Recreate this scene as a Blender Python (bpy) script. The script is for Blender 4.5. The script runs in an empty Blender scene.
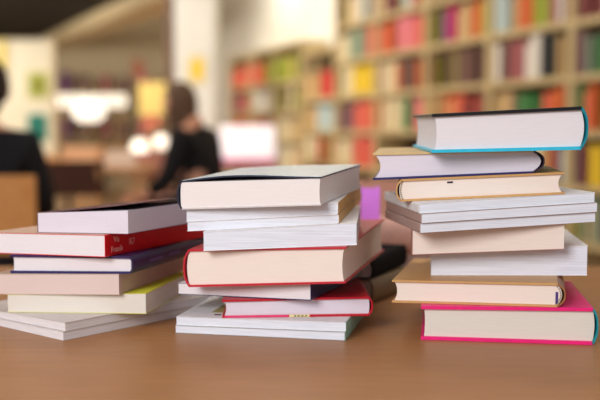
import bpy, bmesh, math, random
from mathutils import Vector, Matrix
C = bpy.context.scene.collection
S = bpy.context.scene
rnd = random.Random(7)

# ---------------------------------------------------------------- camera
F, H, PITCH = 950.0, 0.99, math.radians(4.21)
cd = bpy.data.cameras.new('camera'); cam = bpy.data.objects.new('camera', cd); C.objects.link(cam)
cd.sensor_width = 36; cd.lens = 36*F/600; cd.clip_start = .05; cd.clip_end = 100
cam.location = (0, 0, H); cam.rotation_euler = (math.pi/2-PITCH, 0, 0)
cd.dof.use_dof = True; cd.dof.focus_distance = 1.12; cd.dof.aperture_fstop = 2.7
S.camera = cam
# ---------------------------------------------------------------- world, lights, exposure
w = bpy.data.worlds.new('world'); S.world = w; w.use_nodes = True
bgn = w.node_tree.nodes['Background']; bgn.inputs[0].default_value = (.97, .96, 1.0, 1); bgn.inputs[1].default_value = 0.34
def area(name, loc, target, sx, sy, power, col):
    l = bpy.data.lights.new(name, 'AREA'); l.shape = 'RECTANGLE'; l.size = sx; l.size_y = sy; l.energy = power; l.color = col
    o = bpy.data.objects.new(name, l); C.objects.link(o); o.location = loc
    o.rotation_euler = (Vector(target)-Vector(loc)).to_track_quat('-Z', 'Y').to_euler()
    return o
area('window_light', (-1.4, -1.5, 2.15), (-.1, 1.2, .85), 1.2, 1.2, 64, (1, .975, .985))
area('ceiling_light_over_table', (.2, 2.3, 2.6), (0, 1.6, .74), 1.4, .5, 12, (1, .9, .8))
area('ceiling_light_aisle', (-.9, 4.6, 3.1), (.6, 6.6, 1.2), 2.4, 1.2, 28, (1, .9, .76))
area('fill_light_middle', (-3.3, 6.6, 3.0), (.0, 10.6, 1.9), 1.6, 1.2, 130, (1, .95, .87))  # unseen fill lamp added to brighten the upper right wall and bookcases
area('fill_light_far_bookcases', (-.9, 10.3, 3.35), (.2, 10.0, 1.9), 1.0, .6, 42, (1, .97, .9))  # unseen lamp put above the bookcases to lift the white wall
area('fill_light_back', (-5.2, 10.2, 2.3), (-3.2, 15.6, 1.3), 1.2, 1.2, 105, (1, .92, .8))  # extra lamp outside the view, added to brighten the back wall
S.view_settings.view_transform = 'Standard'; S.view_settings.look = 'None'
S.view_settings.exposure = 0.3; S.view_settings.gamma = 1; S.view_settings.use_curve_mapping = False

# ---------------------------------------------------------------- helpers
def lin(c):
    return tuple(((v/255)/12.92 if v/255 <= .04045 else ((v/255+.055)/1.055)**2.4) for v in c)
MATS = {}
def mat(name, rgb, rough=.6, kind='plain', emit=0, spec=.4, coat=0):
    key = (name, tuple(rgb), rough, kind)
    if key in MATS: return MATS[key]
    m = bpy.data.materials.new(name); m.use_nodes = True; nt = m.node_tree; b = nt.nodes['Principled BSDF']
    c = lin(rgb); b.inputs['Roughness'].default_value = rough; b.inputs['Specular IOR Level'].default_value = spec
    b.inputs['Coat Weight'].default_value = coat
    tc = nt.nodes.new('ShaderNodeTexCoord'); mp = nt.nodes.new('ShaderNodeMapping'); nt.links.new(tc.outputs['Object'], mp.inputs[0])
    n = nt.nodes.new('ShaderNodeTexNoise'); nt.links.new(mp.outputs[0], n.inputs['Vector'])
    r = nt.nodes.new('ShaderNodeMapRange'); mx = nt.nodes.new('ShaderNodeMix'); mx.data_type = 'RGBA'
    nt.links.new(n.outputs[0], r.inputs[0]); nt.links.new(r.outputs[0], mx.inputs[0])
    amt, bump = .07, 0
    if kind == 'pages': mp.inputs['Scale'].default_value = (9, 9, 1400); n.inputs['Detail'].default_value = 2; amt, bump = .07, .1
    elif kind == 'sheets': mp.inputs['Scale'].default_value = (5, 5, 420); n.inputs['Detail'].default_value = 2; amt, bump = .16, .2
    elif kind == 'wood': mp.inputs['Scale'].default_value = (2.5, 16, 16); n.inputs['Detail'].default_value = 4; amt, bump = .09, .02
    elif kind == 'stitch':
        wv = nt.nodes.new('ShaderNodeTexWave'); wv.bands_direction = 'Z'; wv.inputs['Scale'].default_value = 125; nt.links.new(tc.outputs['Object'], wv.inputs[0]); nt.links.new(wv.outputs['Fac'], r.inputs[0])
    elif kind == 'floor': mp.inputs['Scale'].default_value = (3, 3, 3); amt = .15
    elif kind == 'cloth': mp.inputs['Scale'].default_value = (60, 60, 60); amt, bump = .2, .2
    else: mp.inputs['Scale'].default_value = (25, 25, 25)
    r.inputs[1].default_value = .3; r.inputs[2].default_value = .7
    mx.inputs[6].default_value = tuple(v*(1-amt) for v in c)+(1,); mx.inputs[7].default_value = tuple(min(1, v*(1+amt*.6)) for v in c)+(1,)
    if kind == 'stitch': mx.inputs[6].default_value = (.01, .008, .008, 1); mx.inputs[7].default_value = (.75, .6, .42, 1)
    nt.links.new(mx.outputs[2], b.inputs['Base Color'])
    if bump:
        bp = nt.nodes.new('ShaderNodeBump'); bp.inputs['Strength'].default_value = bump; bp.inputs['Distance'].default_value = .0006
        nt.links.new(n.outputs[0], bp.inputs['Height']); nt.links.new(bp.outputs[0], b.inputs['Normal'])
    if emit:
        b.inputs['Emission Color'].default_value = c+(1,); b.inputs['Emission Strength'].default_value = emit
    MATS[key] = m; return m

def link(name, bm, m, parent=None, smooth=False):
    bmesh.ops.recalc_face_normals(bm, faces=bm.faces[:])
    me = bpy.data.meshes.new(name); bm.to_mesh(me); bm.free()
    for mm in (m if isinstance(m, (list, tuple)) else [m]): me.materials.append(mm)
    if smooth: me.shade_smooth()
    o = bpy.data.objects.new(name, me); C.objects.link(o)
    if parent: o.parent = parent
    return o
def tag(o, label=None, cat=None, group=None, kind=None):
    if label: o['label'] = label
    if cat: o['category'] = cat
    if group: o['group'] = group
    if kind: o['kind'] = kind
    return o
def thing(name, label, cat, loc=(0, 0, 0), rz=0, group=None):
    o = bpy.data.objects.new(name, None); C.objects.link(o); o.location = loc; o.rotation_euler = (0, 0, rz); o.empty_display_size = .05
    return tag(o, label, cat, group)
def box(bm, x0, x1, y0, y1, z0, z1, bev=0, mi=0):
    vs = [bm.verts.new((x, y, z)) for z in (z0, z1) for y in (y0, y1) for x in (x0, x1)]
    fs = [bm.faces.new([vs[i] for i in q]) for q in ((0, 2, 3, 1), (4, 5, 7, 6), (0, 1, 5, 4), (2, 6, 7, 3), (0, 4, 6, 2), (1, 3, 7, 5))]
    for f in fs: f.material_index = mi
    if bev:
        es = list({e for f in fs for e in f.edges}); bmesh.ops.bevel(bm, geom=es, offset=bev, segments=2, affect='EDGES')
    return bm
def B(*a, **k): return box(bmesh.new(), *a, **k)
def tube(bm, p, q, r0, r1=None, n=12):
    r1 = r0 if r1 is None else r1; p = Vector(p); q = Vector(q); d = (q-p)
    M = Matrix.Translation((p+q)/2) @ d.to_track_quat('Z', 'Y').to_matrix().to_4x4()
    bmesh.ops.create_cone(bm, cap_ends=True, segments=n, radius1=r0, radius2=r1, depth=d.length, matrix=M); return bm
def lathe(prof, n=28):
    bm = bmesh.new(); rings = []
    for r, z in prof:
        rings.append([bm.verts.new((max(r, 1e-4)*math.cos(2*math.pi*i/n), max(r, 1e-4)*math.sin(2*math.pi*i/n), z)) for i in range(n)])
    for a, b in zip(rings, rings[1:]):
        for i in range(n): bm.faces.new((a[i], a[(i+1) % n], b[(i+1) % n], b[i]))
    bm.faces.new(rings[0]); bm.faces.new(rings[-1]); return bm
def at(px, py, Y):
    dx, dy = (px-300)/F, (200-py)/F
    s = Y/(math.cos(PITCH)+dy*math.sin(PITCH))
    return Vector((dx*s, Y, H+s*(-math.sin(PITCH)+dy*math.cos(PITCH))))

# ---------------------------------------------------------------- the room
def struct(name, bm, m, parent=None):
    o = link(name, bm, m, parent)
    if not parent: o['kind'] = 'structure'
    return o
RZ = math.atan2(-.938, .345)                       # bookcases run away to the left
DV = Vector((-.345, .938, 0)); NV = Vector((.938, .345, 0)); P0 = Vector((1.506, 5.3, 0))
wall_cream = mat('cream wall paint', (226, 218, 200), .8)
struct('floor', B(-7, 5, -1.5, 17, -.1, 0), mat('beige floor', (176, 140, 104), .35, 'floor'))
struct('wall_back', B(-7, 1.2, 16.3, 16.5, 0, 3.4), mat('sand wall paint', (214, 198, 164), .8))
struct('wall_left', B(-7.1, -6.9, 3, 16.5, 0, 3.4), wall_cream)
o = struct('wall_right', B(-11.5, 3.2, .32, .45, 0, 3.4), mat('off white wall paint', (236, 232, 220), .8)); o.location = P0; o.rotation_euler.z = RZ
o = struct('ceiling', B(-7, 5, 3.6, 16.5, 3.4, 3.5), mat('white ceiling', (225, 216, 196), .9))
# low dark loft over the left side, edged by a pale beam
bv = Vector((-2.26, 4.8, 0)).normalized(); q0 = Vector((-.8, 9.0, 0)); q1 = Vector((-4.15, 16.1, 0))
bm = bmesh.new()
lo = [(-6.9, 9.0), (-.8, 9.0), (-4.15, 16.1), (-6.9, 16.1)]
vb = [bm.verts.new((x, y, 2.52)) for x, y in lo]; vt = [bm.verts.new((x, y, 2.75)) for x, y in lo]
bm.faces.new(vb); bm.faces.new(vt[::-1])
for i in range(4): bm.faces.new((vb[i], vb[(i+1) % 4], vt[(i+1) % 4], vt[i]))
struct('ceiling_loft', bm, mat('dark brown boards', (34, 24, 14), .8, 'wood'))
bl = (q1-q0).length
o = struct('trim_1', B(0, bl, -.22, .22, 2.34, 2.52, bev=.01), mat('pale beam', (228, 208, 166), .7, 'wood')); o.location = q0; o.rotation_euler.z = math.atan2(q1.y-q0.y, q1.x-q0.x)
# white column with a dark pipe down its left side
struct('trim_2', B(-1.22, -.82, 9.3, 9.7, 0, 3.4, bev=.01), mat('white column paint', (222, 220, 212), .7))
o = struct('trim_3', tube(bmesh.new(), (-1.27, 9.35, 0), (-1.27, 9.35, 3.4), .045), mat('brown pipe', (112, 84, 66), .5))

# ---------------------------------------------------------------- the table
TZ = .74
tbl = thing('table', 'light brown wooden table carrying the three book stacks', 'table', (0, 1.0, 0))
wood_t = mat('table veneer', (166, 114, 68), .42, 'wood', spec=.35)
link('tabletop', B(-1.3, 1.3, -.62, .74, TZ-.03, TZ, bev=.002), wood_t, tbl)
for sx in (-1, 1):
    for sy in (-1, 1):
        link('leg', B(sx*1.2-.025, sx*1.2+.025, sy*.54-.025, sy*.54+.025, 0, TZ-.03, bev=.003), mat('grey metal leg', (120, 115, 110), .4), tbl)
for sy in (-1, 1): link('apron', B(-1.17, 1.17, sy*.54-.012, sy*.54+.012, TZ-.1, TZ-.03), wood_t, tbl)

# ---------------------------------------------------------------- books
class Plane:
    def __init__(s, a=TZ, gx=0, gy=0): s.a, s.gx, s.gy = a, gx, gy
    def z(s, x, y): return s.a+s.gx*x+s.gy*y
def lerp_plane(p, q, t): return Plane(p.a+(q.a-p.a)*t, p.gx+(q.gx-p.gx)*t, p.gy+(q.gy-p.gy)*t)
class Slot:
    """where a book lies: front edge A-B, depth D, lower and upper bounding planes"""
    def __init__(s, A, Bp, D, lo, hi):
        s.A, s.D, s.lo, s.hi = A, D, lo, hi
        e = Vector((Bp.x-A.x, Bp.y-A.y)); s.W = e.length; s.e = e.normalized(); s.n = Vector((-s.e.y, s.e.x))
        s.rz = math.atan2(s.e.y, s.e.x)
        c = Vector((A.x, A.y))+s.e*s.W/2+s.n*D/2; s.c = c
        s.T = s.hi.z(c.x, c.y)-s.lo.z(c.x, c.y); s.base = s.lo.z(c.x, c.y)
        print('slot W %.3f D %.3f T %.3f yaw %.1f base %.3f' % (s.W, s.D, s.T, math.degrees(s.rz), s.base))
    def P(s, u, v, wv):                                   # book coordinates to the book's own local space
        wx = s.c+s.e*(u-s.W/2)+s.n*(v-s.D/2)
        l, h = s.lo.z(wx.x, wx.y)+.00025, s.hi.z(wx.x, wx.y)
        return Vector((u-s.W/2, v-s.D/2, l-s.base+wv/s.T*(h-l)))
def slot(xl, yl, Yl, xr, yr, Yr, D, lo, gv=None):
    A, Bp = at(xl, yl, Yl), at(xr, yr, Yr)
    e = Vector((Bp.x-A.x, Bp.y-A.y)); W = e.length; e.normalize(); n = Vector((-e.y, e.x))
    ge = (Bp.z-A.z)/W
    gn = lo.gx*n.x+lo.gy*n.y if gv is None else gv
    gx, gy = ge*e.x+gn*n.x, ge*e.y+gn*n.y
    hi = Plane(A.z-gx*A.x-gy*A.y, gx, gy)
    return Slot(A, Bp, D, lo, hi), hi
def sect(sl, side, pts, b0, b1, nb=8, bow=None):
    """cross-section (a: fore-edge 0 -> spine, w: up) pushed along the spine direction b"""
    bm = bmesh.new(); rings = []
    for i in range(nb+1):
        b = b0+(b1-b0)*i/nb; ring = []
        for a, wv in pts:
            if bow: wv = bow(a, b, wv)
            if side == 'R': u, v = a, b
            elif side == 'L': u, v = sl.W-a, b
            elif side == 'B': u, v = b, a
            else: u, v = b, sl.D-a
            ring.append(bm.verts.new(sl.P(u, v, wv)))
        rings.append(ring)
    k = len(pts)
    for r, s in zip(rings, rings[1:]):
        for i in range(k): bm.faces.new((r[i], r[(i+1) % k], s[(i+1) % k], s[i]))
    bm.faces.new(rings[0]); bm.faces.new(rings[-1]); return bm
def dims(sl, side): return (sl.W, sl.D) if side in 'RL' else (sl.D, sl.W)
def plate(a0, a1, w0, w1, c=.0005, n=6):                   # long edges broken, subdivided so it can bend
    p = [(a0+c, w0)]+[(a0+(a1-a0)*i/n, w0) for i in range(1, n)]+[(a1-c, w0), (a1, w0+c), (a1, w1-c), (a1-c, w1)]
    return p+[(a0+(a1-a0)*i/n, w1) for i in range(n-1, 0, -1)]+[(a0+c, w1), (a0, w1-c), (a0, w0+c)]
def hardcover(name, label, sl, side, page, front, back, spine=None, bulge=.004, conc=.004, over=.003, ct=.0025, band=None, cat='book', group=None, bow=None, rough=.35):
    t = thing(name, label, cat, (sl.c.x, sl.c.y, sl.base), sl.rz, group)
    A, L = dims(sl, side); T = sl.T; N = 8
    pg = []
    for i in range(N+1):
        k = i/N; pg.append((over+conc*(1-(2*k-1)**2), ct+k*(T-2*ct)))
    for i in range(N, -1, -1):
        k = i/N; pg.append((A-.003-bulge+max(0, bulge-.001)*(1-(2*k-1)**2), ct+k*(T-2*ct)))
    link('page_block', sect(sl, side, pg, over, L-over), page, t)
    link('front_cover', sect(sl, side, plate(0, A-bulge-.003, T-ct, T), 0, L, bow=bow), front, t)
    link('back_cover', sect(sl, side, plate(0, A-bulge-.003, 0, ct), 0, L), back, t)
    out, inn = [], []
    for i in range(13):
        k = i/12; f = (1-abs(2*k-1)**2.6)
        out.append((A-bulge-.0031+(bulge+.0031)*f, k*T))
        inn.append((A-bulge-.0045+(bulge+.0028)*f, ct*.7+k*(T-1.4*ct)))
    link('spine', sect(sl, side, out+inn[::-1], 0, L), spine or front, t)
    if band:
        hb = []
        for i in range(13):
            k = i/12; hb.append((A-.0048-bulge+bulge*(1-(2*k-1)**2), ct+k*(T-2*ct)))
        hb2 = [(a-.0014, w_) for a, w_ in hb]
        link('headband', sect(sl, side, hb+hb2[::-1], over-.0008, over+.0002, 1), band, t)
    return t
def paperback(name, label, sl, side, page, cover, group=None, ct=.0006, r=.001, inset=.0006, lift=None, cat='book'):
    t = thing(name, label, cat, (sl.c.x, sl.c.y, sl.base), sl.rz, group)
    A, L = dims(sl, side); T = sl.T
    top = T-ct
    link('page_block', sect(sl, side, [(inset, ct), (A-.0008, ct), (A-.0008, top), (inset, top)], inset, L-inset), page, t)
    c = ct*.5
    o1 = [(0, 0), (A-r, 0), (A-r*.3, r*.3), (A, r), (A, T-r), (A-r*.3, T-r*.3), (A-r, T)]
    o1 += [(A*(1-i/10), T) for i in range(1, 11)]
    i1 = [(0, ct), (A-.0008, ct), (A-.0008, top)]
    i1t = [(A*(1-i/10), top) for i in range(1, 11)]
    pts = o1+i1t[::-1]+[i1[2], i1[1], i1[0]]
    bow = None
    if lift:
        def bow(a, b, wv):
            return wv+(lift(a/A, b/L) if (wv >= top-1e-7 and a < A-.004) else 0)
    link('cover', sect(sl, side, pts, 0, L, nb=12, bow=bow), cover, t)
    return t
def patch(sl, name, parent, m, u0, u1, v0, v1, w0, w1):     # a small flat piece printed on or stuck to a book
    bm = bmesh.new()
    cs = [(u, v, q) for q in (w0, w1) for v in (v0, v1) for u in (u0, u1)]
    vs = [bm.verts.new(sl.P(*c)) for c in cs]
    for q in ((0, 2, 3, 1), (4, 5, 7, 6), (0, 1, 5, 4), (2, 6, 7, 3), (0, 4, 6, 2), (1, 3, 7, 5)): bm.faces.new([vs[i] for i in q])
    return link(name, bm, m, parent)

PW = mat('white pages', (234, 228, 230), .75, 'pages'); PC = mat('cream pages', (240, 226, 214), .75, 'pages')
PP = mat('pinkish pages', (222, 200, 192), .75, 'pages'); PG = mat('greyish pages', (228, 222, 222), .75, 'sheets')
PI = mat('ivory pages', (226, 220, 208), .75, 'pages'); PL = mat('lilac white pages', (226, 218, 228), .75, 'pages')
PS = mat('white sheets', (230, 235, 244), .7, 'sheets')
paper = mat('white cover', (238, 236, 236), .45)
tan = mat('tan cover', (206, 158, 98), .45); navy = mat('navy cover', (46, 40, 96), .35)
red = mat('red cover', (196, 24, 44), .35); black = mat('black cover', (18, 16, 20), .35)
pink = mat('hot pink cover', (240, 34, 124), .4); teal = mat('turquoise cover', (50, 196, 228), .35)
stitch = mat('black and cream headband', (60, 40, 30), .7, 'stitch')

# ---- right stack, from the table up
s, p = slot(421, 306, 1.12, 599, 308, 1.09, .2, Plane())
k = hardcover('book', 'thick hot pink hardcover with teal spine at the bottom of the right stack', s, 'R', PI, pink, pink, mat('deep teal spine', (10, 140, 150), .4), bulge=.003, ct=.004, over=.004, conc=.0008)
s, p = slot(392, 280, 1.145, 566, 283.5, 1.095, .20, p)
k = hardcover('book', 'tan hardcover with stitched headband and purple ribbon, lying on the hot pink book', s, 'R', PC, tan, tan, mat('brown spine', (150, 98, 50), .45), bulge=.006, conc=.003, band=stitch)
patch(s, 'bookmark', k, mat('purple ribbon', (70, 50, 120), .6), s.W-.0115, s.W-.0085, .0022, .004, .004, s.T*.62)
s, p = slot(431, 251, 1.175, 588, 245.5, 1.15, .2, p, 0)
paperback('book', 'thick white block of sheets in the right stack, above the tan hardcover with purple ribbon', s, 'B', PS, paper)
s, p = slot(412, 230, 1.145, 565, 223.5, 1.125, .15, p)
paperback('book', 'thick cream paperback with a thin dusty red cover in the middle of the right stack', s, 'L', PC, mat('dusty red cover', (176, 118, 108), .5))
s, p4 = slot(421, 204, 1.10, 598, 192.5, 1.12, .22, p, 0)
names = ['lowest of the three white magazines in the right stack', 'middle one of the three white magazines in the right stack',
         'topmost of the three white magazines in the right stack']
for i, (f0, f1, dx, dy) in enumerate([(0, .34, -.001, .003), (.34, .66, 0, .0), (.66, 1, -.002, .004)]):
    q = Slot(s.A+Vector((dx, dy, 0)), s.A+Vector((dx+s.e.x*s.W, dy+s.e.y*s.W, 0)), s.D, lerp_plane(p, p4, f0), lerp_plane(p, p4, f1))
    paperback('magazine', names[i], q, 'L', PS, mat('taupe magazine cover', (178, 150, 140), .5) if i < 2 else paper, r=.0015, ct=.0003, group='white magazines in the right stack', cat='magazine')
p = p4
s, p = slot(396, 179.5, 1.145, 565, 172, 1.12, .17, p)
k = hardcover('book', 'tan hardcover with an ink mark on its pages, third from top of the right stack', s, 'L', PC, tan, tan, bulge=.003, conc=.004, band=stitch)
patch(s, 'ink_mark', k, mat('black ink', (25, 25, 40), .5), .061, .068, .0025, .0035, s.T*.72, s.T*.8)
s, p = slot(373, 153, 1.15, 545, 150, 1.125, .2, p)
k = hardcover('book', 'navy hardcover with a tan top cover, second from top of the right stack', s, 'R', PL, mat('pale tan cover', (210, 182, 128), .45), navy, mat('dark plum spine', (54, 30, 48), .35), bulge=.01, conc=.006)
s, p = slot(432, 114, 1.105, 589, 106, 1.10, .235, p)
k = hardcover('book', 'turquoise hardcover with black upper cover and rounded spine on top of the right stack', s, 'R', PW, black, teal, mat('dark turquoise spine', (20, 134, 150), .3), bulge=.005, conc=.002, over=.004, ct=.0038)

# ---- middle stack, from the table up
s, p7 = slot(175, 317, 1.158, 345, 322.5, 1.114, .16, Plane())
for i, (f0, f1, dx) in enumerate([(0, .48, 0), (.48, 1, .001)]):
    q = Slot(s.A+Vector((dx, dx, 0)), s.A+Vector((dx+s.e.x*s.W, dx+s.e.y*s.W, 0)), s.D, lerp_plane(Plane(), p7, f0), lerp_plane(Plane(), p7, f1))
    t = paperback('booklet', ['lower of two white booklets with mint green spines under the middle stack', 'upper of two white booklets with mint green spines, directly under the small red book'][i], q, 'R', PS, mat('grey booklet cover', (176, 176, 176), .5) if i == 0 else paper, cat='booklet', r=.0015)
    patch(q, 'spine_strip', t, mat('mint green strip', (156, 206, 186), .5), q.W-.0002, q.W+.0004, .0, q.D, .0002, q.T)
    if i:
        patch(q, 'printed_patch', t, mat('olive print', (170, 156, 96), .5), .035, .058, .035, .12, q.T, q.T+.0002)
        patch(q, 'printed_mark', t, mat('dark print', (40, 32, 36), .5), .043, .052, .018, .024, q.T, q.T+.0002)
        patch(q, 'printed_mark', t, mat('dark print', (40, 32, 36), .5), .054, .064, .03, .033, q.T, q.T+.0002)
p = p7
s, p = slot(222, 300, 1.148, 373, 296.5, 1.152, .15, p)
k = hardcover('book', 'small bright red hardcover with a cream sticker, second from the bottom of the middle stack', s, 'R', PL, red, red, bulge=.002, conc=.002)
patch(s, 'sticker', k, mat('cream sticker', (236, 222, 160), .5), .082, .107, -.0004, .0, .0002, .0029)
patch(s, 'edge_strip', k, mat('pink strip', (234, 60, 120), .5), .004, .081, -.0003, .0, .0004, .0026)
for i in range(4): patch(s, 'sticker_dot', k, mat('dark print', (40, 32, 36), .5), .088+i*.0045, .0905+i*.0045, -.0006, -.0004, .0008, .002)
s, p = slot(178, 283, 1.195, 311, 282.5, 1.13, .205, p, .02)
k = paperback('book', 'grey white book with dark blue spine between the two red hardcovers', s, 'R', PW, mat('dark blue cover', (18, 38, 84), .4), ct=.001)
patch(s, 'cover_sheet', k, paper, 0, s.W-.0015, -.0004, s.D, s.T, s.T+.0001)
s, p = slot(183, 249.5, 1.155, 346, 247, 1.105, .28, p, .026)
k = hardcover('book', 'large dark red hardcover with cream pages in the middle of the middle stack', s, 'L', PC, red, red, bulge=.004, conc=.002)
s, p = slot(203, 232, 1.13, 357, 222.5, 1.115, .2, p, .025)
paperback('book', 'thick white bundle of sheets lying directly on the large dark red hardcover', s, 'B', PS, paper)
s, p2 = slot(186, 209, 1.145, 338, 202.5, 1.115, .27, p, .03)
for i, (f0, f1, dx) in enumerate([(0, .42, .001), (.42, 1, 0)]):
    q = Slot(s.A+Vector((dx, dx, 0)), s.A+Vector((dx+s.e.x*s.W, dx+s.e.y*s.W, 0)), s.D, lerp_plane(p, p2, f0), lerp_plane(p, p2, f1))
    k = paperback('book', ['lower of two white books with golden tan spines in the middle stack', 'upper of two white books with golden tan spines in the middle stack'][i], q, 'R', PS, paper, r=.0015)
    patch(q, 'spine_strip', k, mat('golden tan strip', (204, 160, 92), .5), q.W-.0002, q.W+.0004, .001, q.D, .0002, q.T)
p = p2
s, p = slot(177, 181, 1.14, 321, 177, 1.09, .21, p, .034)
def arch(a, b, wv): return wv+.0048*math.sin(math.pi*min(1, max(0, a/.17))**1.4)*(1-b/.3)
greyc = mat('pale blue grey cover', (196, 208, 212), .3); nv = mat('dark navy board edge', (20, 28, 54), .4)
k = hardcover('book', 'white hardcover with dark navy edges and pale grey cover on top of the middle stack', s, 'L', mat('warm white pages', (238, 230, 226), .75, 'pages'), nv, mat('grey white board', (214, 208, 206), .5), nv, bulge=.002, conc=.001, over=.001, ct=.0018, bow=arch)
A_, L_ = s.W, s.D
link('cover_sheet', sect(s, 'L', plate(0, A_-.006, s.T, s.T+.0004, c=.0001, n=10), .0015, L_, nb=10, bow=arch), greyc, k)

# ---- left stack, from the table up
s, p6 = slot(-34, 306, 1.249, 63, 323, 1.114, .25, Plane(), 0)
for i, (f0, f1, dx) in enumerate([(0, .5, 0), (.5, 1, .002)]):
    q = Slot(s.A+Vector((dx, dx, 0)), s.A+Vector((dx+s.e.x*s.W, dx+s.e.y*s.W, 0)), s.D, lerp_plane(Plane(), p6, f0), lerp_plane(Plane(), p6, f1))
    paperback('magazine', ['lower grey white magazine set cornerwise at the bottom of the left stack', 'upper grey white magazine set cornerwise at the bottom of the left stack'][i], q, 'B', PG, mat('grey white cover', (214, 204, 200), .4), cat='magazine', r=.002)
s, p = slot(7, 294.5, 1.195, 146, 293.5, 1.165, .2, p6)
paperback('book', 'white paperback with a lime yellow cover in the left stack', s, 'B', PI, mat('lime yellow cover', (220, 218, 60), .5), ct=.0004)
s, p = slot(-8, 274, 1.2, 119, 274, 1.16, .23, p)
paperback('book', 'beige paperback between the lime yellow book and the navy book', s, 'B', PP, mat('beige cover', (214, 190, 170), .5), ct=.0008)
s, p = slot(10, 254.5, 1.20, 133, 256.5, 1.155, .27, p)
k = hardcover('book', 'dark navy purple hardcover, third from top of the left stack', s, 'R', PW, mat('dark purple cover', (52, 34, 84), .4), navy, mat('dark purple spine', (48, 30, 78), .4), bulge=.001, conc=.0008, ct=.003)
for j, (v0, v1) in enumerate([(.05, .09), (.11, .15)]):
    patch(s, 'title_strip', k, mat('dull lilac print', (96, 80, 132), .5), s.W, s.W+.0003, v0, v1, s.T*.42, s.T*.56)
s, p = slot(-12, 232.5, 1.22, 105, 235, 1.15, .26, p)
k = paperback('book', 'red spined book with small white lettering, second from top of the left stack', s, 'R', PW, mat('bright red cover', (224, 16, 26), .4), ct=.0008)
patch(s, 'cover_sheet', k, mat('peach cover', (214, 176, 152), .5), 0, s.W-.002, -.0004, s.D, s.T, s.T+.0002)
for txt, v, wv, sz in [('Vis', .018, .6, .0105), ('Fraxik', .012, .16, .0105), ('R7', .052, .36, .012)]:
    cu = bpy.data.curves.new('spine_lettering', 'FONT'); cu.body = txt; cu.size = sz; cu.extrude = .00008
    to = bpy.data.objects.new('tmp', cu); C.objects.link(to); bpy.context.view_layer.update()
    me = bpy.data.meshes.new_from_object(to.evaluated_get(bpy.context.evaluated_depsgraph_get())); bpy.data.objects.remove(to)
    me.materials.clear(); me.materials.append(mat('pale pink lettering', (255, 190, 180), .5))
    o = bpy.data.objects.new('spine_lettering', me); C.objects.link(o); o.parent = k
    l = s.P(s.W, v, wv*s.T); l2 = s.P(s.W, v+.05, wv*s.T)
    o.location = l+Vector((.0003, 0, 0)); o.rotation_euler = (math.pi/2, 0, math.pi/2)
s, p = slot(37, 212.5, 1.2, 128, 210, 1.15, .2, p)
paperback('book', 'small pinkish white paperback with a lifted dark maroon cover on top of the left stack', s, 'L', PL, mat('dark maroon cover', (96, 50, 60), .5), lift=lambda a, b: .0065*(1-a)**1.3)

# ---- things lying behind the stacks
s, pb = slot(270, 276, 1.43, 373, 280, 1.35, .15, Plane(), 0)
k = hardcover('book', 'olive brown hardcover lying on the table behind the middle stack', s, 'R', PP, mat('olive brown cover', (128, 104, 70), .5), mat('olive brown cover', (128, 104, 70), .5), bulge=.002)
s, pb = slot(300, 258, 1.40, 373, 261.5, 1.355, .17, pb, .03)
k = hardcover('book', 'slim black book poking out behind the right side of the middle stack', s, 'R', PW, mat('matt black cover', (9, 9, 11), .8, spec=.1), mat('matt black cover', (9, 9, 11), .8, spec=.1), bulge=.001)
s, pc = slot(357, 252, 1.575, 440, 252, 1.56, .13, Plane(), 0)
hardcover('book', 'dusty tan hardcover flat on the table behind the gap between middle and right stacks', s, 'B', PP, mat('dusty tan cover', (180, 130, 96), .6), mat('dusty tan cover', (180, 130, 96), .6))
s, pc = slot(360, 222, 1.575, 436, 222, 1.565, .12, pc, 0)
hardcover('book', 'thick dusty rose hardcover under the lilac box behind the gap between the stacks', s, 'F', PP, mat('dusty rose cover', (222, 172, 154), .6), mat('dusty rose cover', (222, 172, 154), .6))
a = at(362, 188, 1.60); bq = at(380, 188, 1.60); bt = pc.z(a.x, 1.6)+.0003
t = thing('pocket_book', 'small lilac pocket book standing on the dusty rose hardcover', 'book', ((a.x+bq.x)/2, 1.6, bt))
lil = mat('lilac cover', (232, 136, 244), .5); hw = (bq.x-a.x)/2; hh = a.z-bt
link('page_block', B(-hw+.003, hw-.003, .004, .05, .003, hh-.003), PW, t)
link('spine', B(-hw, hw, 0, .0025, 0, hh, bev=.0008), lil, t)
link('front_cover', B(-hw, -hw+.0025, .0026, .055, 0, hh), lil, t); link('back_cover', B(hw-.0025, hw, .0026, .055, 0, hh), lil, t)

# ---------------------------------------------------------------- bookcases
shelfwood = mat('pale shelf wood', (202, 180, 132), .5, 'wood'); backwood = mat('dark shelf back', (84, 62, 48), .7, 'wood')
BAY = .858; SD = .28
ords = ['first', 'second', 'third', 'fourth', 'fifth', 'sixth', 'seventh', 'eighth', 'ninth', 'tenth', 'eleventh', 'twelfth', 'thirteenth', 'fourteenth', 'fifteenth', 'sixteenth', 'seventeenth', 'eighteenth', 'nineteenth', 'twentieth']
CN = {'coral': (228, 106, 86), 'pink': (232, 132, 140), 'red': (206, 44, 48), 'green': (62, 128, 66), 'lime': (160, 172, 52), 'magenta': (194, 34, 104), 'purple': (120, 66, 130), 'tan': (206, 172, 120),
      'orange': (216, 104, 48), 'white': (232, 226, 214), 'cream': (232, 216, 176), 'brown': (116, 84, 74), 'mauve': (122, 84, 92), 'rose': (170, 96, 100), 'black': (30, 34, 34), 'navy': (44, 54, 110),
      'blue': (84, 110, 176), 'pale blue': (190, 208, 206), 'crimson': (176, 34, 66), 'yellow': (240, 204, 50), 'teal': (120, 190, 186), 'maroon': (120, 48, 46), 'grey green': (140, 156, 130), 'olive': (140, 134, 60)}
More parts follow.
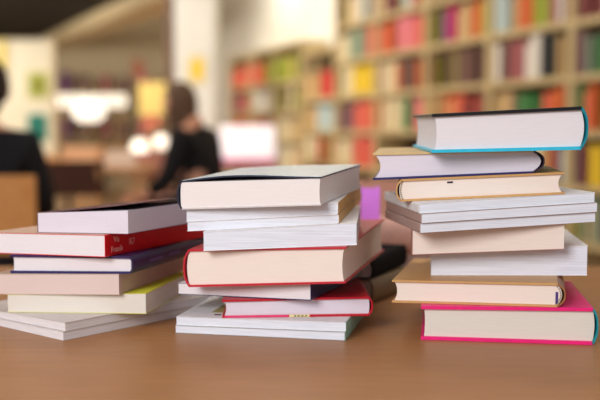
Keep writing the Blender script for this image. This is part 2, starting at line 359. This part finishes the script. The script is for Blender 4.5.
# colours the photo shows, by shelf and picture column
COL = {3: [(230, 262, 'coral'), (262, 300, 'lime'), (330, 345, 'cream'), (345, 365, 'grey green'), (365, 384, 'coral'), (384, 395, 'orange'), (395, 412, 'pink'), (412, 426, 'coral'), (426, 438, 'olive'), (438, 445, 'purple'), (445, 454, 'magenta'),
           (454, 466, 'tan'), (466, 477, 'orange'), (477, 488, 'lime'), (488, 494, 'green'), (494, 504, 'pale blue'), (504, 511, 'tan'), (511, 524, 'orange'), (524, 543, 'lime'), (543, 550, 'rose'), (550, 567, 'white'), (567, 600, 'maroon'), (600, 700, 'cream')],
       2: [(215, 240, 'rose'), (240, 252, 'green'), (252, 272, 'white'), (272, 300, 'olive'), (300, 316, 'tan'), (316, 336, 'red'), (336, 348, 'cream'), (348, 368, 'yellow'), (368, 376, 'blue'), (376, 392, 'cream'), (392, 414, 'brown'), (414, 420, 'black'), (432, 504, 'brown'),
           (504, 518, 'rose'), (518, 537, 'white'), (537, 546, 'black'), (546, 566, 'tan'), (566, 576, 'mauve'), (576, 584, 'grey green'), (584, 594, 'crimson'), (594, 600, 'green'), (600, 700, 'navy')],
       1: [(215, 262, 'orange'), (262, 290, 'cream'), (290, 312, 'tan'), (312, 330, 'pale blue'), (330, 350, 'mauve'), (350, 366, 'coral'), (366, 380, 'orange'), (380, 400, 'cream'), (400, 410, 'green'), (410, 416, 'pink'), (416, 424, 'teal'), (424, 440, 'tan'), (440, 458, 'orange'),
           (458, 480, 'maroon'), (480, 510, 'tan'), (510, 535, 'green'), (535, 562, 'orange'), (562, 580, 'green'), (580, 598, 'orange'), (598, 700, 'olive')],
       0: [(215, 232, 'magenta'), (232, 280, 'white'), (280, 315, 'cream'), (315, 328, 'red'), (328, 350, 'cream'), (350, 375, 'coral'), (375, 400, 'tan'), (560, 586, 'mauve'), (586, 600, 'yellow'), (600, 700, 'mauve')]}
def pick(row, px):
    for x0, x1, c in COL.get(row, []):
        if x0 <= px < x1 and rnd.random() < .88: return c
    return rnd.choice(['cream', 'tan', 'rose', 'mauve', 'coral', 'olive', 'brown', 'maroon', 'white', 'grey green', 'pale blue', 'orange'])
rowname = {4: 'top', 3: 'second highest', 2: 'middle', 1: 'fourth highest', 0: 'second lowest', -1: 'lowest'}
def shelfbook(th, hgt, dep, cname):
    bm = bmesh.new(); box(bm, 0, th, 0, .004, 0, hgt, bev=.0015, mi=0); box(bm, 0, .003, .004, dep, 0, hgt); box(bm, th-.003, th, .004, dep, 0, hgt)
    box(bm, .003, th-.003, .004, dep-.004, .004, hgt-.004, mi=1)
    return bm
DZ = [0, 0, 0, 0, 0, 0, -.1, -.1, -.1]
bayname = ['nearest at the right edge', 'second from the right edge', 'third from the right edge', 'fourth from the right edge', 'fifth from the right edge', 'sixth from the right edge', 'third from the far end', 'second from the far end', 'at the far end']
nb = 0; stuffbm = bmesh.new(); cand = []
def skyline(px):
    for x, y in ((0, 175), (180, 215), (357, 168), (372, 215), (386, 285), (415, 148), (590, 106), (603, 260)):
        if px < x: return y
    return 0
for bi in range(9):
    s0 = .02+(bi-1)*BAY                               # near end of the bay
    s0 = .02+(bi-1)*.861; org = P0+DV*(s0+BAY); dz = DZ[bi]
    t = thing('bookcase', 'pale wooden bookcase, ' + bayname[bi], 'bookcase', org, RZ, 'pale wooden bookcases along the right wall')
    topz = 2.25 if bi < 5 else (1.74 if bi == 5 else 1.87)
    link('side_panel', B(0, .03, 0, SD, 0, topz), shelfwood, t); link('side_panel', B(BAY-.03, BAY, 0, SD, 0, topz), shelfwood, t)
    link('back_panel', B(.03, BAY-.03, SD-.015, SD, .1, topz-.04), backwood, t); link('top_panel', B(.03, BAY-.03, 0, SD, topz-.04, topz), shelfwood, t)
    zs = {r: .99+(r-1)*.305+dz for r in (-1, 0, 1, 2, 3, 4) if .99+(r-1)*.305+dz+.2 < topz}
    for r, z in zs.items(): link('shelf', B(.03, BAY-.03, 0, SD-.016, z-.04, z), shelfwood, t)
    for r, z in zs.items():
        if r == -1 and bi > 0: continue
        if r == 0 and 2 <= bi <= 3: continue
        if r == 4 and bi < 3: continue
        gap = min(.262, topz-.045-z)
        x = .035; cnt = 0
        while True:
            far = bi >= 4
            loc = org+Vector((.345, -.938, 0))*(x+.03); px = 300+F*loc.x/loc.y
            cn = pick(r, px)
            big = (r == 2 and 432 <= px < 504)
            th = rnd.uniform(.04, .07) if not far else rnd.uniform(.06, .12)
            if big: th = .075
            if x+th > BAY-.035: break
            hgt = min(rnd.uniform(.2, .255), gap-.004) if not big else min(.235, gap-.004); dep = rnd.uniform(.16, .21)
            if not (rnd.random() < .05):
                loc = org+Vector((.345, -.938, 0))*(x+.0005)+NV*(.012+rnd.uniform(0, .03))+Vector((0, 0, z+.0004))
                top = loc+Vector((0, 0, hgt)); e2 = loc+Vector((.345, -.938, 0))*th
                py = lambda v: 200-F*math.tan(math.atan2(v.z-H, v.y)+PITCH); px0 = 300+F*loc.x/loc.y; px1 = 300+F*e2.x/e2.y
                vis = (min(skyline(px0), 400) - max(0, py(top))) * (px1-px0) if (px0 < 601 and py(loc) > 2 and py(top) < skyline((px0+px1)/2)-3) else 0
                cand.append((vis, th, hgt, dep, cn, loc, '%s book, %s from the left, %s shelf, bookcase %s' % (cn, ords[min(cnt, 19)], rowname[r], bayname[bi])))
                cnt += 1
            x += th
cand.sort(key=lambda c: -c[0])
rest = [c for c in cand if c[0] <= 0]; shown = [c for c in cand if c[0] > 0]
print('shown', len(shown), 'rest', len(rest)); shown, rest = shown[:268], shown[268:]+rest
for vis, th, hgt, dep, cn, loc, lab in shown:
    b = link('book', shelfbook(th-.001, hgt, dep, cn), [mat(cn+' book cloth', CN[cn], .5), PW])
    b.location = loc; b.rotation_euler.z = RZ; tag(b, lab, 'book', group='books on the bookcases')
cols = sorted(CN); sm = [mat(c+' book cloth', CN[c], .5) for c in cols]; bm = bmesh.new()
for vis, th, hgt, dep, cn, loc, lab in rest:
    tb = bmesh.new(); box(tb, 0, th-.001, 0, dep, 0, hgt, bev=.0015, mi=0)
    for f_ in tb.faces: f_.material_index = cols.index(cn)
    tb.transform(Matrix.Translation(loc) @ Matrix.Rotation(RZ, 4, 'Z')); me = bpy.data.meshes.new('t'); tb.to_mesh(me); tb.free(); bm.from_mesh(me); bpy.data.meshes.remove(me)
if rest: tag(link('shelved_books', bm, sm), 'remaining books on the bookcase shelves, mostly out of view behind the stacks', 'books', kind='stuff')

# ---------------------------------------------------------------- people
def skin(name, joints, edges, m, parent=None, sub=2):
    me = bpy.data.meshes.new(name); me.from_pydata([j[:3] for j in joints], edges, []); o = bpy.data.objects.new(name, me); C.objects.link(o)
    o.modifiers.new('s', 'SKIN'); sv = me.skin_vertices
    if not sv:
        bm = bmesh.new(); bm.from_mesh(me); bm.verts.layers.skin.verify(); bm.to_mesh(me); bm.free()
    for i, j in enumerate(joints):
        v = me.skin_vertices[0].data[i]; v.radius = (j[3], j[4] if len(j) > 4 else j[3]); v.use_root = (i == 0)
    sb = o.modifiers.new('u', 'SUBSURF'); sb.levels = sub; sb.render_levels = sub
    bpy.context.view_layer.update()
    me2 = bpy.data.meshes.new_from_object(o.evaluated_get(bpy.context.evaluated_depsgraph_get())); bpy.data.objects.remove(o)
    me2.materials.clear(); me2.materials.append(m); me2.shade_smooth(); me2.name = name
    r = bpy.data.objects.new(name, me2); C.objects.link(r)
    if parent: r.parent = parent
    return r
def head_mesh(bm, c, sc=1.0, yaw=0):
    """face towards local +y before yaw"""
    tmp = bmesh.new(); bmesh.ops.create_uvsphere(tmp, u_segments=28, v_segments=20, radius=1)
    for v in tmp.verts:
        x, y, z = v.co; nx = .075*x*(1-.18*max(0, -z)); ny = .095*y; nz = .118*z
        if z < -.2: ny += .012*(-z-.2); nx *= 1-.2*(-z-.2)
        if y > .75 and abs(x) < .3: ny += .018*math.exp(-((z+.12)/.16)**2-(x/.16)**2)         # nose
        if y > .5: ny -= .008*math.exp(-((z-.08)/.12)**2-((abs(x)-.38)/.2)**2)                    # eye sockets
        if y > .6: ny += .005*math.exp(-((z+.48)/.08)**2-(x/.28)**2)                              # lips
        v.co = (nx, ny, nz)
    for sx in (-1, 1):
        bmesh.ops.create_uvsphere(tmp, u_segments=10, v_segments=8, radius=1, matrix=Matrix.Translation((sx*.078, -.005, -.005)) @ Matrix.Diagonal((.008, .018, .03, 1)))
    tmp.transform(Matrix.Translation(c) @ Matrix.Rotation(yaw, 4, 'Z') @ Matrix.Scale(sc, 4))
    me = bpy.data.meshes.new('h'); tmp.to_mesh(me); tmp.free(); bm.from_mesh(me); bpy.data.meshes.remove(me)
def hand_mesh(bm, wrist, d, sd):
    """palm and five curled fingers; d forward direction, sd thumb side"""
    d = Vector(d).normalized(); sd = Vector(sd).normalized(); w0 = Vector(wrist)
    js = [tuple(w0)+(.024, .018), tuple(w0+d*.05)+(.034, .014), tuple(w0+d*.085)+(.036, .013)]; es = [(0, 1), (1, 2)]
    o = skin('t', js, es, None, sub=1); bm.from_mesh(o.data); bpy.data.objects.remove(o)
    for k, ln in enumerate((.07, .08, .074, .058)):
        r = w0+d*.075+sd*(.027-.018*k)
        js = [tuple(r)+(.009,), tuple(r+d*ln*.45+Vector((0, 0, -.004)))+(.0085,), tuple(r+d*ln*.8+Vector((0, 0, -.016)))+(.008,), tuple(r+d*ln*.95+Vector((0, 0, -.032)))+(.007,)]
        o = skin('t', js, [(0, 1), (1, 2), (2, 3)], None, sub=1); bm.from_mesh(o.data); bpy.data.objects.remove(o)
    r = w0+d*.025+sd*.02
    js = [tuple(r)+(.012,), tuple(r+sd*.03+d*.02)+(.01,), tuple(r+sd*.038+d*.05+Vector((0, 0, -.008)))+(.008,)]
    o = skin('t', js, [(0, 1), (1, 2)], None, sub=1); bm.from_mesh(o.data); bpy.data.objects.remove(o)
def person(label, loc, rz, hair, long_hair, jacket, seat=.46, sc=1.0, lean=0.0, hyaw=0, drop=0):
    """seated adult facing local +y, hands resting on the thighs"""
    t = thing('person', label, 'person', loc, rz)
    skinm = mat('skin', (206, 150, 122), .55); z0 = seat+.135
    L = lean
    sh = (0, L, z0+.46)
    J = [(0, 0, z0, .13, .1), (0, L*.4, z0+.22, .13, .1), (0, L*.9, z0+.4, .15, .1), (0, L, z0+.5, .05, .05), (0, L+.02+drop*.4, z0+.6-drop*.8, .045, .05)]
    E = [(0, 1), (1, 2), (2, 3), (3, 4)]
    for sx in (-1, 1):
        n = len(J)
        J += [(sx*.17, L, z0+.42, .06, .06), (sx*.21, L+.06, z0+.18, .046, .046), (sx*.17, L*.4+.26, z0+.09, .034, .034), (sx*.15, L*.3+.32, z0+.085, .026, .024)]
        E += [(2, n), (n, n+1), (n+1, n+2), (n+2, n+3)]
        n = len(J)
        J += [(sx*.1, .05, z0-.01, .085, .085), (sx*.12, .42, z0-.02, .06, .06), (sx*.12, .43, .28, .05, .05), (sx*.12, .42, .07, .036, .036), (sx*.13, .55, .035, .035, .025)]
        E += [(0, n), (n, n+1), (n+1, n+2), (n+2, n+3), (n+3, n+4)]
    o = skin('body', J, E, skinm)
    bm = bmesh.new(); bm.from_mesh(o.data); bpy.data.objects.remove(o)
    hc = Vector((0, L+.035+drop*.6, z0+.70-drop)); head_mesh(bm, hc, 1.0, hyaw)
    for sx in (-1, 1): hand_mesh(bm, (sx*.15, L*.3+.32, z0+.085), (0, 1, -.05), (-sx, 0, 0))
    link('body', bm, skinm, t, smooth=True)
    JJ = [(j[0], j[1], j[2], j[3]+.014, (j[4])+.014) for j in J]
    sub = [0, 1, 2, 3]+[i for k in (0, 1) for i in (5+9*k, 6+9*k, 7+9*k)]
    ix = {v: i for i, v in enumerate(sub)}
    jj = [JJ[i] for i in sub]; jj[3] = (jj[3][0], jj[3][1], jj[3][2]-.02, .062, .062)
    skin('jacket', jj, [(ix[a], ix[b]) for a, b in E if a in ix and b in ix], jacket, t)
    sub = [0]+[i for k in (0, 1) for i in (9+9*k, 10+9*k, 11+9*k, 12+9*k)]; ix = {v: i for i, v in enumerate(sub)}
    skin('trousers', [JJ[i] for i in sub], [(ix[a], ix[b]) for a, b in E if a in ix and b in ix], mat('dark trousers', (34, 34, 44), .8, 'cloth'), t)
    for sx in (-1, 1):
        bm = bmesh.new(); box(bm, sx*.13-.045, sx*.13+.045, .36, .62, 0, .075, bev=.02); link('shoe', bm, mat('black shoe', (24, 22, 22), .4), t)
    hb = bmesh.new(); bmesh.ops.create_uvsphere(hb, u_segments=28, v_segments=20, radius=1)
    for v in hb.verts:
        x, y, z = v.co
        k = 1.0
        if y > .35 and z < .45: k = .86
        if z < -.35 and not long_hair: k = .84
        nz = .13*z*k
        if long_hair and y < .45 and z < 0: nz = z*.36
        v.co = (.086*x*k, (.108*y-.006)*k, nz)
    hb.transform(Matrix.Translation(hc+Vector((0, 0, .006))) @ Matrix.Rotation(hyaw, 4, 'Z'))
    link('hair', hb, hair, t, smooth=True)
    return t
def chair(label, loc, rz, wood, pad, z_seat=.45, ztop=.85, group=None, w=.42):
    t = thing('chair', label, 'chair', loc, rz, group); h = w/2                   # sitter faces local +y
    link('seat', B(-h, h, -.2, .22, z_seat-.03, z_seat, bev=.01), pad, t)
    for sx in (-1, 1):
        bm = bmesh.new(); tube(bm, (sx*(h-.03), .19, z_seat-.03), (sx*(h-.01), .21, 0), .018, .013); link('leg', bm, wood, t)
        bm = bmesh.new(); tube(bm, (sx*(h-.03), -.19, z_seat-.03), (sx*(h-.01), -.25, 0), .018, .013); link('leg', bm, wood, t)
        bm = bmesh.new(); tube(bm, (sx*(h-.03), -.19, z_seat-.01), (sx*(h-.03), -.265, ztop-.04), .015); link('back_post', bm, wood, t)
    bm = bmesh.new(); n = 10
    for i in range(n):
        a0, a1 = -1+2*i/n, -1+2*(i+1)/n
        f = lambda a: -.24-.03*(1-a*a)
        vs = []
        for a in (a0, a1):
            for dy in (-.012, .012):
                for z in (z_seat+.18, ztop): vs.append(bm.verts.new((a*h, f(a)+dy-(z-z_seat-.18)*.06, z)))
        for q in ((0, 1, 5, 4), (2, 6, 7, 3), (1, 3, 7, 5), (0, 4, 6, 2)): bm.faces.new([vs[j] for j in q])
        if i == 0: bm.faces.new([vs[0], vs[2], vs[3], vs[1]])
        if i == n-1: bm.faces.new([vs[4], vs[5], vs[7], vs[6]])
    bmesh.ops.remove_doubles(bm, verts=bm.verts[:], dist=1e-5)
    link('backrest', bm, pad, t); return t

beech = mat('beech wood', (206, 142, 78), .45, 'wood'); blackcloth = mat('black cloth', (16, 15, 18), .9, 'cloth')
chair('beech wood chair carrying the person in black at the left edge', (-1.215, 3.62, 0), .05, beech, beech, .37, .83, w=.52)
person('person in a black jacket seated on the beech chair, seen from behind', (-1.235, 3.69, 0), .05, mat('dark brown hair', (48, 30, 24), .7, 'cloth'), False, blackcloth, .375, lean=.03, drop=.06)
chair('brown chair carrying the person with long hair before the white column', (-.49, 5.5, 0), 1.25, mat('brown chair wood', (140, 84, 54), .5, 'wood'), mat('brown chair wood', (140, 84, 54), .5, 'wood'), .40, .72)
person('person with long brown hair in a black coat seated before the white column', (-.52, 5.5, 0), 1.25, mat('brown hair', (92, 66, 46), .7, 'cloth'), True, blackcloth, .405, lean=.1, drop=.1)
chair('chair with dusty pink backrest standing behind the table between the middle and right stacks', (.30, 2.75, 0), .1, beech, mat('dusty pink upholstery', (206, 148, 126), .8, 'cloth'), .45, .86)

# ---------------------------------------------------------------- left background
def vbox(name, label, cat, x0, x1, y0, y1, Y, dep, m, group=None, bev=.003):
    a, b = at(x0, y1, Y), at(x1, y0, Y)
    o = link(name, B(-(b.x-a.x)/2, (b.x-a.x)/2, 0, dep, 0, b.z-a.z, bev=bev), m); o.location = ((a.x+b.x)/2, Y, a.z)
    return tag(o, label, cat, group)
# cream partition with posters
t = thing('partition', 'tall cream partition panel with posters behind the person in black', 'partition', (at(24, 60, 11).x, 11, 0))
link('panel', B(-.33, .31, 0, .06, .04, 2.02, bev=.005), mat('cream panel', (232, 222, 196), .7), t)
link('frame', box(box(bmesh.new(), -.37, -.33, -.01, .07, 0, 2.04), .31, .35, -.01, .07, 0, 2.04), mat('pale wood frame', (222, 204, 168), .6, 'wood'), t)
def poster(label, x0, x1, y0, y1, Y, c1, c2):
    a, b = at(x0, y1, Y), at(x1, y0, Y); w_, h_ = b.x-a.x, b.z-a.z
    t = thing('poster', label, 'poster', ((a.x+b.x)/2, Y, a.z))
    link('sheet', B(-w_/2, w_/2, -.004, 0, 0, h_), mat('poster paper '+label[:8], c1, .6), t)
    link('print', B(-w_*.3, w_*.3, -.006, -.004, h_*.18, h_*.82), mat('poster print '+label[:8], c2, .6), t)
poster('olive green poster, the upper one on the cream partition', 28, 48, 72, 98, 10.99, (186, 186, 90), (132, 136, 36))
poster('teal poster, the lower one on the cream partition', 28, 47, 114, 141, 10.99, (30, 130, 112), (20, 110, 96))
poster('yellow poster on the white column', 188, 206, 55, 84, 9.29, (222, 208, 160), (240, 200, 30))
poster('yellow strip poster at the far left edge of the cream partition', 0, 5, 40, 82, 10.98, (232, 206, 80), (240, 214, 60))
# shelving at the back left
t = thing('shelf_unit', 'low sand coloured shelf unit against the back wall', 'shelf unit', (at(90, 100, 15.8).x, 15.7, 0))
for sx in (-1.15, 0, 1.15): link('upright', B(sx-.02, sx+.02, 0, .35, 0, 1.75), shelfwood, t)
for z in (.4, .85, 1.25, 1.6): link('shelf', B(-1.13, 1.13, 0, .35, z-.03, z), shelfwood, t)
for i in range(14):
    z = 1.6 if i < 7 else .85; j = i % 7
    cn = ['mauve', 'brown', 'purple', 'mauve', 'rose', 'mauve', 'pink'][j]
    b = link('binder', B(0, .11, 0, .28, 0, [.26, .3, .34, .28, .3, .25, .3][j], bev=.004), mat(cn+' binder', CN[cn], .6)); b.location = t.location+Vector((-1.1+j*.31+(.03 if j < 4 else .07), .03, z+.001))
    tag(b, '%s binder, %s from the left, on the sand coloured unit, %s' % (cn, ords[j], 'top shelf' if i < 7 else 'lower shelf'), 'binder', group='binders on the sand coloured unit')
glow = mat('white glowing stand-in shade', (255, 246, 230), .5, emit=1.1)
def lamp(label, px, py, Y, r, h, base_z, m):  # made-up lamp standing in for a bright spot of unclear source
    c = at(px, py, Y); t = thing('stand_in_lamp', label, 'lamp', (c.x, Y, base_z)); dz = c.z-base_z
    link('base', lathe([(0, 0), (.07, 0), (.07, .012), (.015, .02), (.012, .03)]), mat('brass', (150, 120, 70), .3), t)
    link('pole', tube(bmesh.new(), (0, 0, .03), (0, 0, dz-h/2+.01), .008), mat('brass', (150, 120, 70), .3), t)
    link('stand_in_lamp_shade', lathe([(r*.55, dz-h/2), (r*.95, dz-h/4), (r, dz), (r*.95, dz+h/4), (r*.5, dz+h/2)]), m, t, smooth=True)
def simple_table(label, x, y, w_, d_, h_, m, rz=0, group=None):
    t = thing('table', label, 'table', (x, y, 0), rz, group)
    link('tabletop', B(-w_/2, w_/2, -d_/2, d_/2, h_-.035, h_, bev=.006), m, t)
    for sx in (-1, 1):
        for sy in (-1, 1): link('leg', B(sx*(w_/2-.06)-.025, sx*(w_/2-.06)+.025, sy*(d_/2-.06)-.025, sy*(d_/2-.06)+.025, 0, h_-.035), m, t)
    return t
pine = mat('honey wood', (206, 158, 108), .45, 'wood')
simple_table('honey coloured table farther back left, carrying two round stand-in lamps', at(140, 170, 9).x, 9.0, 1.1, .7, .74, pine)
simple_table('honey coloured table with stacked papers behind the left stack', at(80, 180, 6.6).x, 6.6, 1.0, .7, .74, pine)
simple_table('long honey coloured table carrying the wide white stand-in lamp near the back wall', at(92, 170, 12.5).x, 12.5, 1.4, .8, .76, pine)
lamp('small round white stand-in lamp, left one of two on the honey table', 140, 148, 9, .08, .16, .74, glow)
lamp('small round white stand-in lamp, right one of two on the honey table', 161, 142, 8.9, .065, .13, .74, glow)
lamp('wide white stand-in lamp with bright shade on the long table', 89, 110, 12.5, .21, .3, .76, glow)
t = thing('added_glow_panel', 'long white added glow panel on the low sand coloured unit', 'added glow panel', (at(90, 100, 15.4).x, 15.4, 0))  # self-glowing panel made up to stand in for a bright counter strip
a = at(55, 107, 15.4); b_ = at(126, 95, 15.4); hw = (b_.x-a.x)/2
link('glowing_panel', B(-hw, hw, 0, .1, a.z, b_.z, bev=.01), mat('added white glow', (255, 244, 226), .5, emit=.8), t)
for sx in (-1, 1): link('post', B(sx*(hw-.1)-.02, sx*(hw-.1)+.02, .03, .07, 0, a.z), pine, t)
# papers, boxes and chairs giving the soft shapes
c = at(80, 180, 6.6)
for j, (dx, dy, w_, h_, cn, col) in enumerate([(-.3, 0, .2, .09, 'cream', (236, 214, 180)), (.02, .05, .24, .14, 'peach', (232, 190, 150)), (.3, -.05, .2, .1, 'white', (240, 226, 214)), (-.1, -.22, .14, .05, 'orange', (214, 140, 70))]):
    b = link('paper_box', B(-w_/2, w_/2, -.1, .1, 0, h_, bev=.004), mat(cn+' box card', col, .7)); b.location = (c.x+dx, 6.6+dy, .74); b.rotation_euler.z = .2*j-.3
    tag(b, '%s cardboard box on the honey table behind the left stack' % cn, 'box')
stand = thing('display_stand', 'wooden display stand left of the white column', 'stand', (at(150, 100, 9.6).x, 9.6, 0))
link('post', B(-.02, .02, -.02, .02, .03, 1.35), pine, stand); link('foot', B(-.18, .18, -.14, .14, 0, .03), pine, stand)
vbox('poster_board', 'pale yellow board on the display stand left of the column', 'board', 139, 168, 82, 115, 9.54, .02, mat('pale yellow board', (255, 222, 130), .6))
vbox('poster_board', 'salmon red card on the display stand below the pale yellow board', 'board', 143, 160, 117, 127, 9.54, .02, mat('salmon card', (220, 120, 92), .6))
vbox('poster', 'small salmon poster on the back wall above the pale yellow board', 'poster', 133, 143, 60, 78, 16.27, .02, mat('salmon paper', (226, 132, 104), .6))
wc = thing('display_case', 'white display case with added glow and magenta lower edge beside the far bookcases', 'display case', (at(247, 150, 8.6).x, 8.6, 0), .1)  # emission added to whiten the case, standing in for window light
link('glowing_case', B(-.24, .24, -.2, .2, .74, 1.03, bev=.01), mat('white case with added glow', (250, 242, 246), .7, emit=.45), wc); link('lower_edge', B(-.245, .245, -.205, .205, .69, .739), mat('magenta hem', (226, 110, 170), .7), wc)
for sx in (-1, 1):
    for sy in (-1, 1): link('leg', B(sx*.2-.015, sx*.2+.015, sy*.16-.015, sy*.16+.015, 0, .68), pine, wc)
for (px, Y, rz, lb, col) in [(152, 7.6, .3, 'chair with rose backrest behind the left stack and before the person in black coat', (206, 140, 128)), (20, 7.7, -.3, 'orange brown chair behind the person at the left edge', (196, 122, 64)),
                              (72, 5.5, .1, 'dark brown chair at the near side of the honey table', (82, 48, 34))]:
    chair(lb, (at(px, 180, Y).x, Y, 0), rz, pine, mat('chair fabric', col, .7, 'cloth'), .45, .82)
